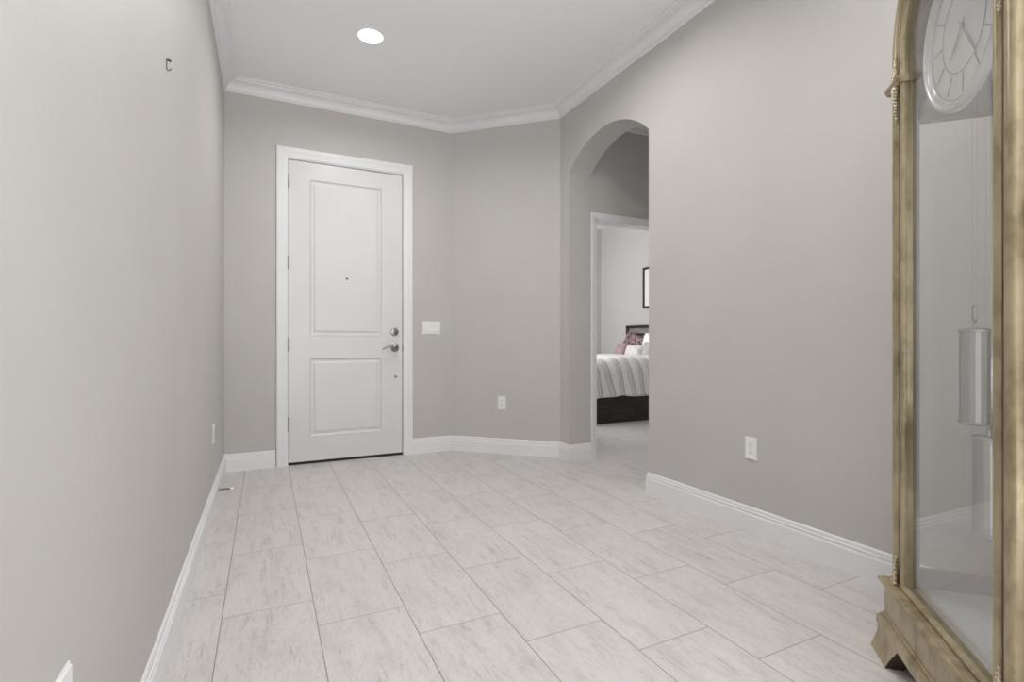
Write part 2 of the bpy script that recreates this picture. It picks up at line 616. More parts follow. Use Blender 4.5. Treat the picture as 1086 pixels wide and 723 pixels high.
# lever
bm = bmesh.new()
lathe(bm, [(0.034, 0.0), (0.034, -0.006), (0.030, -0.013), (0.018, -0.016), (0.013, -0.022), (0.012, -0.048), (0.0, -0.050)], 'Y', (1.012, FY, 0.932), 32)
lv = part_at('lever_handle', bm, NICKEL, door, True)
lv['label'] = 'satin nickel lever handle'
bm = bmesh.new()
tube(bm, [(1.018, FY - 0.046, 0.932), (1.0, FY - 0.05, 0.936), (0.975, FY - 0.052, 0.944), (0.95, FY - 0.052, 0.946), (0.925, FY - 0.05, 0.940),
          (0.905, FY - 0.048, 0.930), (0.897, FY - 0.046, 0.923)], 0.008, 12, [0.010, 0.011, 0.0095, 0.0085, 0.008, 0.0075, 0.005])
bmesh.ops.transform(bm, matrix=Matrix.Translation(-Vector(door.location)), verts=bm.verts[:])
obj('lever', bm, NICKEL, lv, True)
bm = bmesh.new(); box(bm, 1.0795, 1.0815, FY - 0.003, FY + 0.03, 0.90, 0.958)
part_at('strike_plate', bm, DARKMETAL, door)
bm = bmesh.new(); lathe(bm, [(0.009, 0), (0.009, -0.003), (0.005, -0.005), (0, -0.005)], 'Y', (0.613, FY + 0.0025, 1.512), 20)
pv = part_at('peephole', bm, DARKMETAL, door, True)
pv['label'] = 'tiny dark peephole'
bm = bmesh.new(); lathe(bm, [(0.011, 0), (0.011, -0.004), (0.007, -0.009), (0, -0.010)], 'Y', (1.018, FY, 0.685), 20)
part_at('door_bumper', bm, NICKEL, door, True)

# ------------------------------------------------------------------ outlets and switch


def screw(bm, x, z, y):
    lathe(bm, [(0.0032, 0), (0.0032, -0.0012), (0, -0.0016)], 'Y', (x, y, z), 10)


def plate_bm(wd, ht, holes=()):
    bm = bmesh.new()
    box(bm, -wd / 2, wd / 2, -0.0065, 0, -ht / 2, ht / 2)
    fe = [e for e in bm.edges if all(v.co.y < -0.003 for v in e.verts)]
    bmesh.ops.bevel(bm, geom=fe, offset=0.004, segments=3, affect='EDGES')
    return bm


def outlet(loc, rz, label):
    t = tag(empty('wall_outlet', loc, rz), label, 'outlet', 'wall outlets around the foyer')
    obj('cover_plate', plate_bm(0.072, 0.117), PLATE, t)
    for dz in (0.0205, -0.0205):
        bm = bmesh.new()
        pts = []
        for k in range(28):
            a = 2 * PI * k / 28
            pts.append((0.0165 * math.cos(a), dz + max(-0.0138, min(0.0138, 0.0175 * math.sin(a)))))
        prism(bm, pts, 'Y', -0.0085, -0.006)
        r = obj('receptacle', bm, PLATE, t)
        bm = bmesh.new()
        box(bm, -0.0075, -0.0055, -0.0089, -0.0084, dz - 0.001, dz + 0.008)
        box(bm, 0.0055, 0.0075, -0.0089, -0.0084, dz + 0.0, dz + 0.008)
        lathe(bm, [(0.0028, -0.0084), (0.0028, -0.0089), (0, -0.0089)], 'Y', (0, 0, dz - 0.007), 12)
        obj('slots', bm, SLOT, r)
    bm = bmesh.new()
    screw(bm, 0, 0, -0.0065)
    obj('screw', bm, NICKEL, t)
    return t


# faces look along local -Y
ang = math.atan2(d.y, d.x)
outlet((XR, 1.8246, 0.4355), -PI / 2, 'white duplex outlet on the right wall between the arch and the clock')
outlet((1.8788, 4.0808, 0.4463), ang, 'white duplex outlet on the narrow angled wall left of the arch')
outlet((XL, 3.52, 0.436), PI / 2, 'white outlet low on the left wall near the front door corner')
outlet((XL, 0.996, 0.421), PI / 2, 'white outlet low on the left wall at the picture bottom, mostly cut off')

sw = tag(empty('light_switch', (1.335, YB, 1.1105)), 'white triple rocker light switch plate beside the front door', 'light switch')
obj('cover_plate', plate_bm(0.170, 0.117), PLATE, sw)
for k in (-1, 0, 1):
    bm = bmesh.new()
    box(bm, k * 0.046 - 0.0178, k * 0.046 + 0.0178, -0.0075, -0.005, -0.0345, 0.0345)
    fr = obj('rocker_frame', bm, PLATE, sw)
    bm = bmesh.new()
    prism(bm, [(-0.0075, -0.032), (-0.0075, 0.032), (-0.0092, 0.032), (-0.0098, 0.0), (-0.0135, -0.032)], 'X', k * 0.046 - 0.0155, k * 0.046 + 0.0155)
    obj('rocker', bm, PLATE, fr)

# ------------------------------------------------------------------ picture hook, door stop
hk = tag(empty('picture_hook', (XL, 1.923, 1.862)), 'small dark metal picture hook high on the bare left wall', 'hook')
bm = bmesh.new()
box(bm, 0.0, 0.002, -0.003, 0.003, -0.017, 0.017, 0.0006)
obj('back_strap', bm, DARKMETAL, hk)
bm = bmesh.new()
tube(bm, [(0.001, 0, 0.014), (0.011, 0.0, 0.012)], 0.0032, 8, [0.003, 0.0035])
lathe(bm, [(0.0, 0.0), (0.0045, 0.0), (0.0045, 0.002), (0.0, 0.003)], 'X', (0.010, 0.0, 0.012), 12)
obj('nail', bm, DARKMETAL, hk)
bm = bmesh.new()
tube(bm, [(0.001, 0, -0.012), (0.002, 0, -0.017), (0.006, 0, -0.0195), (0.010, 0, -0.0165), (0.013, 0, -0.011)], 0.0016, 8)
obj('hook_tip', bm, DARKMETAL, hk)

ds = tag(empty('door_stop', (XL + 0.015, 3.70, 0.052)), 'grey spring door stop sticking out from the left baseboard', 'door stop')
bm = bmesh.new(); lathe(bm, [(0.013, 0), (0.012, 0.004), (0.006, 0.008), (0, 0.008)], 'X', (0, 0, 0), 18)
obj('base', bm, STEEL, ds, True)
bm = bmesh.new()
tube(bm, [(0.006 + 0.062 * k / 160, 0.0052 * math.cos(k * 0.7), 0.0052 * math.sin(k * 0.7)) for k in range(161)], 0.0012, 6)
obj('spring', bm, NICKEL, ds, True)
bm = bmesh.new(); lathe(bm, [(0, 0.064), (0.008, 0.065), (0.0085, 0.080), (0.006, 0.084), (0, 0.084)], 'X', (0, 0, 0), 16)
ti = obj('rubber_tip', bm, PLATE, ds, True)

# ------------------------------------------------------------------ recessed ceiling lights
LENS = bpy.data.materials.new('lit_lens')
LENS.use_nodes = True
_b = LENS.node_tree.nodes['Principled BSDF']
_b.inputs['Base Color'].default_value = (.9, .9, .88, 1)
_b.inputs['Emission Color'].default_value = (1, 0.97, 0.92, 1)
_b.inputs['Emission Strength'].default_value = 14.0


def can_light(x, y, z, label, power):
    t = tag(empty('recessed_light', (x, y, z)), label, 'ceiling light', 'recessed ceiling lights in the foyer')
    bm = bmesh.new(); lathe(bm, [(0.084, 0), (0.083, -0.004), (0.079, -0.006), (0.076, -0.004), (0.076, 0)], 'Z', (0, 0, 0), 40, False)
    obj('trim_ring', bm, TRIM, t, True)
    bm = bmesh.new(); lathe(bm, [(0.0, -0.012), (0.03, -0.0115), (0.055, -0.009), (0.076, -0.004), (0.076, 0.0)], 'Z', (0, 0, 0), 40, False)
    obj('lens', bm, LENS, t, True)
    area('downlight', (0, 0, -0.016), (0, 0, 0), 0.12, 0.12, power, (1.0, 0.975, 0.945), math.radians(160), 'DISK', t)
    return t


can_light(0.616, 3.38, ZC, 'lit round recessed ceiling light in front of the front door', CAN_POWER * 1.2)
can_light(1.49, 2.41, ZC, 'recessed ceiling light near the arch, at the top edge of the photo', CAN_POWER)
can_light(0.616, 1.15, ZC, 'recessed ceiling light overhead close to the left wall', CAN_POWER * 0.25)
can_light(1.49, 0.75, ZC, 'recessed ceiling light overhead close to the corner clock', CAN_POWER)

# ------------------------------------------------------------------ grandfather clock in the corner
GOLD = mat('antique_champagne_gilding', (.42, .36, .25), 0.30, 0.4)


def gild():
    N, L, B = nt(GOLD)
    tc = N.new('ShaderNodeTexCoord')
    mp = N.new('ShaderNodeMapping')
    mp.inputs['Scale'].default_value = (2.2, 2.2, 1.0)
    L.new(tc.outputs['Object'], mp.inputs['Vector'])
    n = N.new('ShaderNodeTexNoise')
    n.inputs['Scale'].default_value = 7.0
    n.inputs['Detail'].default_value = 7
    n.inputs['Roughness'].default_value = 0.62
    L.new(mp.outputs[0], n.inputs['Vector'])
    r = N.new('ShaderNodeValToRGB')
    e = r.color_ramp.elements
    e[0].position = 0.26
    e[0].color = (.15, .115, .06, 1)
    e[1].position = 0.66
    e[1].color = (.46, .385, .25, 1)
    k = e.new(0.40)
    k.color = (.29, .235, .14, 1)
    k = e.new(0.5)
    k.color = (.385, .32, .205, 1)
    L.new(n.outputs[0], r.inputs[0])
    L.new(r.outputs[0], B.inputs['Base Color'])
    bp = N.new('ShaderNodeBump')
    bp.inputs['Strength'].default_value = 0.05
    bp.inputs['Distance'].default_value = 0.001
    n2 = N.new('ShaderNodeTexNoise')
    n2.inputs['Scale'].default_value = 60
    L.new(mp.outputs[0], n2.inputs['Vector'])
    L.new(n2.outputs[0], bp.inputs['Height'])
    L.new(bp.outputs[0], B.inputs['Normal'])


gild()
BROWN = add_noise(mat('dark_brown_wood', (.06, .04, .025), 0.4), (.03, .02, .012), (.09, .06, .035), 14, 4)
CASEIN = add_noise(mat('case_lining', (.34, .335, .325), 0.5), (.32, .315, .305), (.37, .36, .35), 6, 3)
DKGOLD = add_noise(mat('dark_gold_brown', (.12, .09, .05), 0.45, 0.2), (.07, .05, .028), (.17, .13, .075), 12, 4, (1, 1, .3))
SILVER = mat('silvered_metal', (.42, .415, .405), 0.48, 0.85)
BEZEL = mat('satin_bezel', (.60, .60, .59), 0.25, 0.4)
LEAF = add_noise(mat('bright_gilt', (.6, .53, .4), 0.3, 0.4), (.40, .33, .21), (.70, .63, .50), 90, 2, (1, 1, 1), 0.4, 0.6)
FLOORIN = add_noise(mat('pale_case_floor', (.55, .545, .535), 0.35), (.52, .515, .505), (.57, .565, .555), 6, 3)
DIALM = add_noise(mat('silvered_dial', (.62, .62, .61), 0.3, 0.25), (.58, .58, .575), (.66, .66, .65), 9, 2)
MARK = mat('dial_markings', (.27, .265, .26), 0.5)


def glass_mat(name, ior=1.5, rough=0.0):
    m = bpy.data.materials.new(name)
    m.use_nodes = True
    N, L = m.node_tree.nodes, m.node_tree.links
    N.clear()
    o = N.new('ShaderNodeOutputMaterial')
    mx = N.new('ShaderNodeMixShader')
    fr = N.new('ShaderNodeFresnel')
    fr.inputs['IOR'].default_value = ior
    tr = N.new('ShaderNodeBsdfTransparent')
    tr.inputs[0].default_value = (.965, .975, .972, 1)
    gl = N.new('ShaderNodeBsdfGlossy')
    gl.inputs['Roughness'].default_value = rough
    gl.inputs['Color'].default_value = (1, 1, 1, 1)
    # both faces of the pane reflect like an air-to-glass face (the ray is not bent inside the thin pane)
    geo = N.new('ShaderNodeNewGeometry')
    io = N.new('ShaderNodeMath')
    io.operation = 'MULTIPLY_ADD'
    L.new(geo.outputs['Backfacing'], io.inputs[0])
    io.inputs[1].default_value = 1 / ior - ior
    io.inputs[2].default_value = ior
    L.new(io.outputs[0], fr.inputs['IOR'])
    L.new(fr.outputs[0], mx.inputs[0])
    L.new(tr.outputs[0], mx.inputs[1])
    L.new(gl.outputs[0], mx.inputs[2])
    L.new(mx.outputs[0], o.inputs[0])
    return m


GLASS = glass_mat('clear_glass')

CS, CN = 1.592, -0.60
u2 = 1 / math.sqrt(2)
clock = tag(empty('grandfather_clock', (CS * u2 - CN * u2, CS * u2 + CN * u2, 0), PI / 4 - math.radians(0.6)),
            'tall arched gold grandfather clock with glass door standing in the right corner', 'clock')
ZS = 1.865        # arch springing


def arch_sweep(bm, prof, zb, a0=0.0, a1=PI, legs=True, seg=48):
    """profile of (radius, y) swept up one side, round the arch and down the other"""
    st = []
    if legs:
        st.append(((0, zb), (1, 0)))
    for k in range(seg + 1):
        a = a0 + (a1 - a0) * k / seg
        st.append(((0, ZS), (math.cos(a), math.sin(a))))
    if legs:
        st.append(((0, zb), (-1, 0)))
    rings = [[bm.verts.new((b[0] + r * dd[0], y, b[1] + r * dd[1])) for r, y in prof] for b, dd in st]
    n = len(prof)
    for a, b in zip(rings, rings[1:]):
        for j in range(n):
            bm.faces.new((a[j], a[(j + 1) % n], b[(j + 1) % n], b[j]))
    bm.faces.new(rings[0])
    bm.faces.new(rings[-1][::-1])


def rnd(x0, x1, y0, h, n=8):
    """half-round bulge from x0 to x1, base y0, height h"""
    return [(x0 + (x1 - x0) * (0.5 - 0.5 * math.cos(PI * k / n)), y0 + h * math.sin(PI * k / n)) for k in range(n + 1)]


ZF = 0.236        # top of the base ledge
# case front: groove, half-round column, flat outer fillet
bm = bmesh.new()
prof = [(0.290, -0.050), (0.290, -0.014)] + rnd(0.2902, 0.3245, -0.013, 0.011, 10) + [(0.326, -0.024), (0.345, -0.026), (0.345, -0.050)]
arch_sweep(bm, prof, ZF)
obj('case_front', bm, GOLD, clock, True)
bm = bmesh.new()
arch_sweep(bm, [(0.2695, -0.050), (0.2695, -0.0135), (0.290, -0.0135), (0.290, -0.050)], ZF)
gi = obj('groove_strip', bm, DKGOLD, clock, True)  # groove between door and column, coloured darker than the gilding
gi['label'] = 'dark brown groove between door and column'
# case sides: rails and stiles, top barrel
bm = bmesh.new()
for sg in (1, -1):
    xa, xb = sorted((sg * 0.283, sg * 0.305))
    box(bm, xa, xb, -0.345, -0.050, ZF, 0.290)
    box(bm, xa, xb, -0.345, -0.050, 1.655, ZS)
    box(bm, xa, xb, -0.063, -0.050, 0.290, 1.655)
    box(bm, xa, xb, -0.345, -0.310, 0.290, 1.655)
arch_sweep(bm, [(0.283, -0.050), (0.305, -0.050), (0.305, -0.345), (0.283, -0.345)], ZF, legs=False)
obj('case_sides', bm, GOLD, clock)
bm = bmesh.new()
pts = [(-0.305, ZF), (0.305, ZF)] + [(0.305 * math.cos(PI * k / 32), ZS + 0.305 * math.sin(PI * k / 32)) for k in range(33)]
prism(bm, pts, 'Y', -0.357, -0.345)
obj('back_panel', bm, CASEIN, clock)
for sg in (1, -1):
    bm = bmesh.new()
    box(bm, sg * 0.294 - 0.002, sg * 0.294 + 0.002, -0.312, -0.061, 0.288, 1.657)
    obj('side_glass', bm, GLASS, clock)
bm = bmesh.new(); box(bm, -0.283, 0.283, -0.345, -0.046, 0.222, 0.2365)
obj('inner_floor', bm, FLOORIN, clock)
for sg in (1, -1):
    bm = bmesh.new()
    for y0_, y1_, z0_, z1_ in ((-0.345, -0.051, 0.2366, 0.290), (-0.345, -0.051, 1.655, ZS), (-0.063, -0.051, 0.290, 1.655), (-0.345, -0.310, 0.290, 1.655)):
        xa, xb = sorted((sg * 0.2815, sg * 0.2832))
        box(bm, xa, xb, y0_, y1_, z0_, z1_)
    obj('side_lining', bm, CASEIN, clock)

# base: plinth box, ledge and skirt mouldings, bracket feet
bm = bmesh.new(); box(bm, -0.333, 0.333, -0.350, 0.012, 0.085, 0.2355)
obj('plinth', bm, GOLD, clock)
trip = [(-0.333, -0.350), (-0.333, 0.012), (0.333, 0.012), (0.333, -0.350)]
trip = trip[::-1]


def around(prof, name, m=GOLD):
    """moulding round the front and both sides of the plinth; offset grows outwards"""
    bm = bmesh.new()
    sweep(bm, trip[::-1], [(-o, z) for o, z in prof])
    return obj(name, bm, m, clock, True)


around([(-0.02, 0.200), (0.001, 0.203), (0.005, 0.206), (0.0065, 0.213), (0.011, 0.217), (0.0145, 0.2215), (0.015, 0.227), (0.013, 0.2305),
        (0.008, 0.2325), (0.005, 0.236), (-0.02, 0.236)], 'ledge_moulding')
around([(-0.02, 0.130), (0.002, 0.127), (0.004, 0.120), (0.010, 0.117), (0.012, 0.111), (0.0165, 0.107), (0.0175, 0.101), (0.0175, 0.082), (-0.02, 0.082)],
       'skirt_moulding')


def foot_profile(z):
    """outward offset of a bracket foot at height z (ogee)"""
    t = max(0.0, min(1.0, 1 - z / 0.095))
    return 0.0170 - 0.003 * math.sin(PI * min(1, t * 1.5)) + 0.013 * t ** 2.6


def bracket(sx, back=False):
    """L-shaped ogee bracket foot at a corner of the plinth"""
    cy_ = -0.350 if back else 0.012
    dy = 1 if back else -1
    zl = [0.095 - 0.095 * k / 14 for k in range(15)]
    bm = bmesh.new()

    def zmin(t):
        if t < 0.105:
            return 0.0
        q_ = min(1.0, (t - 0.105) / 0.055)
        return 0.083 * (q_ ** 0.6)
    stations = [('x', 0.165 - 0.165 * k / 16) for k in range(16)] + [('c', 0)] + [('y', 0.165 * k / 16) for k in range(1, 17)]
    outer, inner = [], []
    for kind, t in stations:
        ro, ri = [], []
        for z in zl:
            zz = max(z, zmin(t))
            o = foot_profile(zz)
            for lst, off in ((ro, o), (ri, -0.018)):
                if kind == 'x':
                    p = (sx * (0.333 - t), cy_ - dy * off, zz)
                elif kind == 'c':
                    p = (sx * (0.333 + off), cy_ - dy * off, zz)
                else:
                    p = (sx * (0.333 + off), cy_ + dy * t, zz)
                lst.append(bm.verts.new(p))
        outer.append(ro)
        inner.append(ri)
    ns, nz = len(outer), len(zl)
    ins = []
    for grid in (outer, inner):
        for a in range(ns - 1):
            for b in range(nz - 1):
                try:
                    f = bm.faces.new((grid[a][b], grid[a + 1][b], grid[a + 1][b + 1], grid[a][b + 1]))
                    if grid is inner:
                        ins.append(f)
                except ValueError:
                    pass
    for a in range(ns - 1):
        for b in (0, nz - 1):
            f = bm.faces.new((outer[a][b], outer[a + 1][b], inner[a + 1][b], inner[a][b]))
            if b:
                ins.append(f)
    for a in (0, ns - 1):
        for b in range(nz - 1):
            ins.append(bm.faces.new((outer[a][b], outer[a][b + 1], inner[a][b + 1], inner[a][b])))
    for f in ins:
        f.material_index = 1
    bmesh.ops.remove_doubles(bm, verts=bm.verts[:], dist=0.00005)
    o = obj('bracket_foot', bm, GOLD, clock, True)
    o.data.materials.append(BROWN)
    bm = bmesh.new()
    # dark scrolled glue block inside the corner
    xx, yy = sx * 0.333, cy_
    pts = []
    for k in range(13):
        a = PI / 2 * k / 12
        pts.append((0.155 - 0.075 * math.sin(a), 0.004 + 0.078 * (1 - math.cos(a))))
    poly = [(0.02, 0.004)] + [(0.085, 0.004), (0.10, 0.02), (0.108, 0.045), (0.125, 0.066), (0.15, 0.082)] + [(0.02, 0.082)]
    prism(bm, [(xx - sx * a, b) for a, b in poly], 'Y', yy + dy * 0.019, yy + dy * 0.034)
    obj('corner_block', bm, BROWN, o)


for sx in (1, -1):
    bracket(sx)
    bracket(sx, True)

# glazed door
bm = bmesh.new()
prof = [(0.2490, -0.020), (0.2480, -0.014), (0.2492, -0.009), (0.252, -0.006), (0.2570, -0.005), (0.262, -0.0065), (0.2665, -0.010), (0.2685, -0.015),
        (0.2685, -0.036), (0.2525, -0.036), (0.2525, -0.020)]
arch_sweep(bm, prof, ZF + 0.002)
sweepz = [(-0.0205, 0.2475), (-0.012, 0.2485), (-0.007, 0.2460), (-0.0045, 0.2420), (-0.005, ZF + 0.002), (-0.036, ZF + 0.002), (-0.036, 0.2430), (-0.0205, 0.2430)]
prism(bm, sweepz, 'X', -0.2585, 0.2585)
dr = obj('door', bm, GOLD, clock, True)
# bevelled pane


def arch_outline(r, zb, n=48):
    return [(-r, zb), (r, zb)] + [(r * math.cos(PI * k / n), ZS + r * math.sin(PI * k / n)) for k in range(n + 1)]


bm = bmesh.new()
rings = []
for r, zb, y in ((0.2520, 0.2435, -0.0265), (0.2520, 0.2435, -0.0235), (0.214, 0.281, -0.0230)):
    rings.append([bm.verts.new((x, y, z)) for x, z in arch_outline(r, zb)])
n = len(rings[0])
for a, b in zip(rings, rings[1:]):
    for j in range(n):
        bm.faces.new((a[j], a[(j + 1) % n], b[(j + 1) % n], b[j]))
bm.faces.new(rings[0])
bm.faces.new(rings[-1])
pane = obj('glass_pane', bm, GLASS, dr)
pane['label'] = 'bevelled clear glass pane'
bm = bmesh.new()
box(bm, 0.2405, 0.2485, -0.0225, -0.007, 0.9525, 0.9600, 0.001)
lathe(bm, [(0, -0.008), (0.004, -0.007), (0.0055, 0), (0.004, 0.005), (0, 0.006)], 'X', (0.244, -0.012, 0.9562), 12)
c_ = obj('latch', bm, SILVER, dr, True)
c_['label'] = 'small silver door latch'

# imposts on the columns and carved sprays in the grooves
for sg in (1, -1):
    bm = bmesh.new()
    yz = [(-0.0225, 1.769), (-0.002, 1.769), (0.002, 1.772), (0.003, 1.777), (0.007, 1.780), (0.008, 1.788), (0.004, 1.792), (-0.0225, 1.793)]
    xa, xb = sorted((sg * 0.2415, sg * 0.350))
    prism(bm, yz, 'X', xa, xb)
    obj('impost', bm, GOLD, clock)
    for zc_, h_, up in ((1.797, 0.075, 1), (1.765, 0.10, -1), (0.242, 0.075, 1)):
        bm = bmesh.new()
        nb = int(h_ / 0.0085)
        for k in range(nb):
            t = k / (nb - 1)
            r_ = 0.0092 * (1 - 0.55 * t)
            zz = zc_ + up * h_ * t
            for side in (-1, 1):
                mm = Matrix.Translation((sg * (0.2830 + side * 0.0075 * (1 - 0.7 * t)), 0.002 - 0.005 * t, zz)) @ Matrix.Rotation(side * 0.7 * up, 4, 'Y') @ Matrix.Diagonal((0.7, 0.8, 1.5, 1))
                bmesh.ops.create_icosphere(bm, subdivisions=1, radius=r_, matrix=mm)
        obj('carved_spray', bm, LEAF, clock, True)

# movement housing and dial
bm = bmesh.new(); box(bm, -0.282, 0.282, -0.26, -0.060, 1.660, 1.700)
box(bm, -0.17, 0.17, -0.24, -0.060, 1.700, 1.93)
obj('movement_housing', bm, CASEIN, clock)
DZc, DY = 1.780, -0.052
dial = empty('dial', (-0.012, DY, DZc))
dial.parent = clock
dial['label'] = 'large silvered round dial'
bm = bmesh.new(); lathe(bm, [(0.0, 0.0), (0.190, 0.0), (0.190, -0.006), (0, -0.006)], 'Y', (0, 0, 0), 72)
obj('face', bm, DIALM, dial)
bm = bmesh.new(); lathe(bm, [(0.180, 0.0), (0.182, 0.008), (0.188, 0.014), (0.196, 0.015), (0.202, 0.008), (0.205, 0.0), (0.205, -0.006), (0.180, -0.006)], 'Y', (0, 0, 0), 80, False)
obj('bezel', bm, BEZEL, dial, True)
for r_ in (0.108, 0.172):
    bm = bmesh.new(); lathe(bm, [(r_, 0.0004), (r_ + 0.0028, 0.0012), (r_ + 0.0035, 0.0004)], 'Y', (0, 0, 0), 72, False)
    obj('ring', bm, MARK, dial)
for k in range(12):
    a = 2 * PI * k / 12
    bm = bmesh.new(); box(bm, -0.0022, 0.0022, 0.0002, 0.0012, 0.116, 0.166)
    bmesh.ops.transform(bm, matrix=Matrix.Rotation(a, 4, 'Y'), verts=bm.verts[:])
    obj('hour_mark', bm, MARK, dial)
for nm, ln, wd, an in (('hour_hand', 0.085, 0.0045, 2.35), ('minute_hand', 0.135, 0.0035, 3.75)):
    bm = bmesh.new()
    prism(bm, [(-wd * .3, -0.02), (wd * .3, -0.02), (wd * .35, 0.02), (wd, ln * 0.6), (0, ln), (-wd, ln * 0.6), (-wd * .35, 0.02)], 'Y', 0.003, 0.0045)
    bmesh.ops.transform(bm, matrix=Matrix.Rotation(an, 4, 'Y'), verts=bm.verts[:])
    obj(nm, bm, MARK, dial)
bm = bmesh.new(); lathe(bm, [(0, 0.006), (0.006, 0.005), (0.006, 0.0), (0, 0.0)], 'Y', (0, 0, 0), 16)
obj('hub', bm, SILVER, dial, True)


def weight(x, y, zb, zt, r):
    t = empty('weight', (x, y, zb))
    t.parent = clock
    t['label'] = 'silver weight cylinder hanging on cables'
    h = zt - zb
    bm = bmesh.new()
    lathe(bm, [(0, 0), (r * 0.8, 0), (r, 0.004), (r, h - 0.004), (r * 0.85, h), (0, h)], 'Z', (0, 0, 0), 18)
    obj('shell', bm, SILVER, t)
    for z in (0.006, h - 0.006):
        bm = bmesh.new()
        lathe(bm, [(r + 0.0002, z - 0.004), (r + 0.002, z - 0.003), (r + 0.002, z + 0.003), (r + 0.0002, z + 0.004)], 'Z', (0, 0, 0), 40, False)
        obj('band', bm, SILVER, t, True)
    bm = bmesh.new()
    lathe(bm, [(0.006, h), (0.003, h + 0.008), (0.003, h + 0.016), (0, h + 0.016)], 'Z', (0, 0, 0), 14)
    ring = [(0.013 * math.cos(2 * PI * k / 24), 0, h + 0.040 + 0.024 * math.sin(2 * PI * k / 24)) for k in range(25)]
    tube(bm, ring, 0.002, 8)
    obj('hook', bm, SILVER, t, True)
    bm = bmesh.new()
    for dx in (-0.012, 0.012):
        tube(bm, [(dx, 0, h + 0.045), (dx, 0, 1.661 - zb)], 0.0006, 6)
    obj('cable', bm, SILVER, t)


weight(0.096, -0.12, 0.764, 1.02, 0.032)
weight(-0.020, -0.10, 0.505, 0.752, 0.031)

# ------------------------------------------------------------------ bedroom
ESP = add_noise(mat('espresso_wood', (.022, .014, .012), 0.35), (.014, .009, .008), (.034, .022, .018), 6, 5, (1, 1, 6))
UPH = add_noise(mat('grey_headboard_panel', (.22, .21, .20), 0.5), (.19, .18, .17), (.25, .24, .23), 12, 3)
LINEN = add_noise(mat('white_linen', (.80, .79, .78), 0.9), (.84, .83, .82), (.89, .88, .87), 20, 3)


def comforter_mat():
    m = mat('striped_comforter', (.78, .77, .76), 0.9)
    N, L, B = nt(m)
    tc = N.new('ShaderNodeTexCoord')
    sp = N.new('ShaderNodeSeparateXYZ')
    L.new(tc.outputs['Object'], sp.inputs[0])
    n = N.new('ShaderNodeTexNoise')
    n.inputs['Scale'].default_value = 2.0
    L.new(tc.outputs['Object'], n.inputs['Vector'])
    a = N.new('ShaderNodeMath'); a.operation = 'MULTIPLY_ADD'
    L.new(n.outputs[0], a.inputs[0]); a.inputs[1].default_value = 0.10
    L.new(sp.outputs[0], a.inputs[2])
    dv = N.new('ShaderNodeMath'); dv.operation = 'DIVIDE'
    sk = N.new('ShaderNodeMath'); sk.operation = 'MULTIPLY_ADD'
    L.new(sp.outputs[2], sk.inputs[0]); sk.inputs[1].default_value = 0.26
    L.new(a.outputs[0], sk.inputs[2])
    L.new(sk.outputs[0], dv.inputs[0]); dv.inputs[1].default_value = 0.165
    fr = N.new('ShaderNodeMath'); fr.operation = 'FRACT'
    L.new(dv.outputs[0], fr.inputs[0])
    r = N.new('ShaderNodeValToRGB')
    r.color_ramp.interpolation = 'LINEAR'
    e = r.color_ramp.elements
    WH = (.88, .87, .86, 1)
    e[0].position = 0.0; e[0].color = WH
    e[1].position = 1.0; e[1].color = WH
    for p, c in ((0.40, WH), (0.44, (.56, .53, .51, 1)), (0.50, (.74, .72, .70, 1)), (0.72, (.72, .70, .68, 1)), (0.80, (.52, .49, .47, 1)), (0.87, (.60, .57, .55, 1)), (0.90, WH)):
        q_ = e.new(p); q_.color = c
    L.new(fr.outputs[0], r.inputs[0])
    L.new(r.outputs[0], B.inputs['Base Color'])
    return m


BY0, BY1, BXF, BXH = 5.03, 6.86, 3.36, 5.45
bed = tag(empty('bed', ((BXF + BXH) / 2, (BY0 + BY1) / 2, 0)), 'dark espresso wooden bed seen through the bedroom doorway', 'bed')
bm = bmesh.new()
box(bm, BXF, BXH, BY0, BY0 + 0.04, 0.03, 0.345, 0.004)
box(bm, BXF + .01, BXH, BY0 - 0.008, BY0 + 0.03, 0.305, 0.345, 0.004)
part_at('side_rail', bm, ESP, bed)
bm = bmesh.new()
box(bm, BXF, BXH, BY1 - 0.04, BY1, 0.03, 0.345, 0.004)
part_at('side_rail', bm, ESP, bed)
bm = bmesh.new()
box(bm, BXF - 0.05, BXF, BY0 - 0.01, BY1 + 0.01, 0.0, 0.40, 0.005)
part_at('footboard', bm, ESP, bed)
bm = bmesh.new()
box(bm, BXF + 0.02, BXH, BY0 + 0.005, BY0 + 0.03, 0.0, 0.035)
part_at('plinth', bm, ESP, bed)
bm = bmesh.new(); box(bm, BXF + 0.02, BXH - 0.01, BY0 + 0.05, BY1 - 0.05, 0.20, 0.70, 0.05)
part_at('mattress', bm, LINEN, bed, True)
# headboard: moulded dark frame, grey field, dark inner fillet
bm = bmesh.new()
H0, H1, HT = BY0 - 0.03, BY1, 1.255
box(bm, BXH, BXH + 0.08, H0, H0 + 0.06, 0.0, HT, 0.004)
box(bm, BXH, BXH + 0.08, H1 - 0.06, H1, 0.0, HT, 0.004)
box(bm, BXH, BXH + 0.08, H0, H1, HT - 0.045, HT, 0.004)
hb = part_at('headboard', bm, ESP, bed)
bm = bmesh.new(); box(bm, BXH + 0.02, BXH + 0.07, H0 + 0.05, H1 - 0.05, 0.25, HT - 0.03)
bmesh.ops.transform(bm, matrix=Matrix.Translation(-Vector(bed.location)), verts=bm.verts[:])
pn = obj('panel', bm, UPH, hb)
pn['label'] = 'grey recessed headboard panel'
bm = bmesh.new()
box(bm, BXH + 0.008, BXH + 0.03, H0 + 0.16, H1 - 0.16, 1.10, 1.125)
for yy in (H0 + 0.16, H1 - 0.185):
    box(bm, BXH + 0.008, BXH + 0.03, yy, yy + 0.025, 0.3, 1.125)
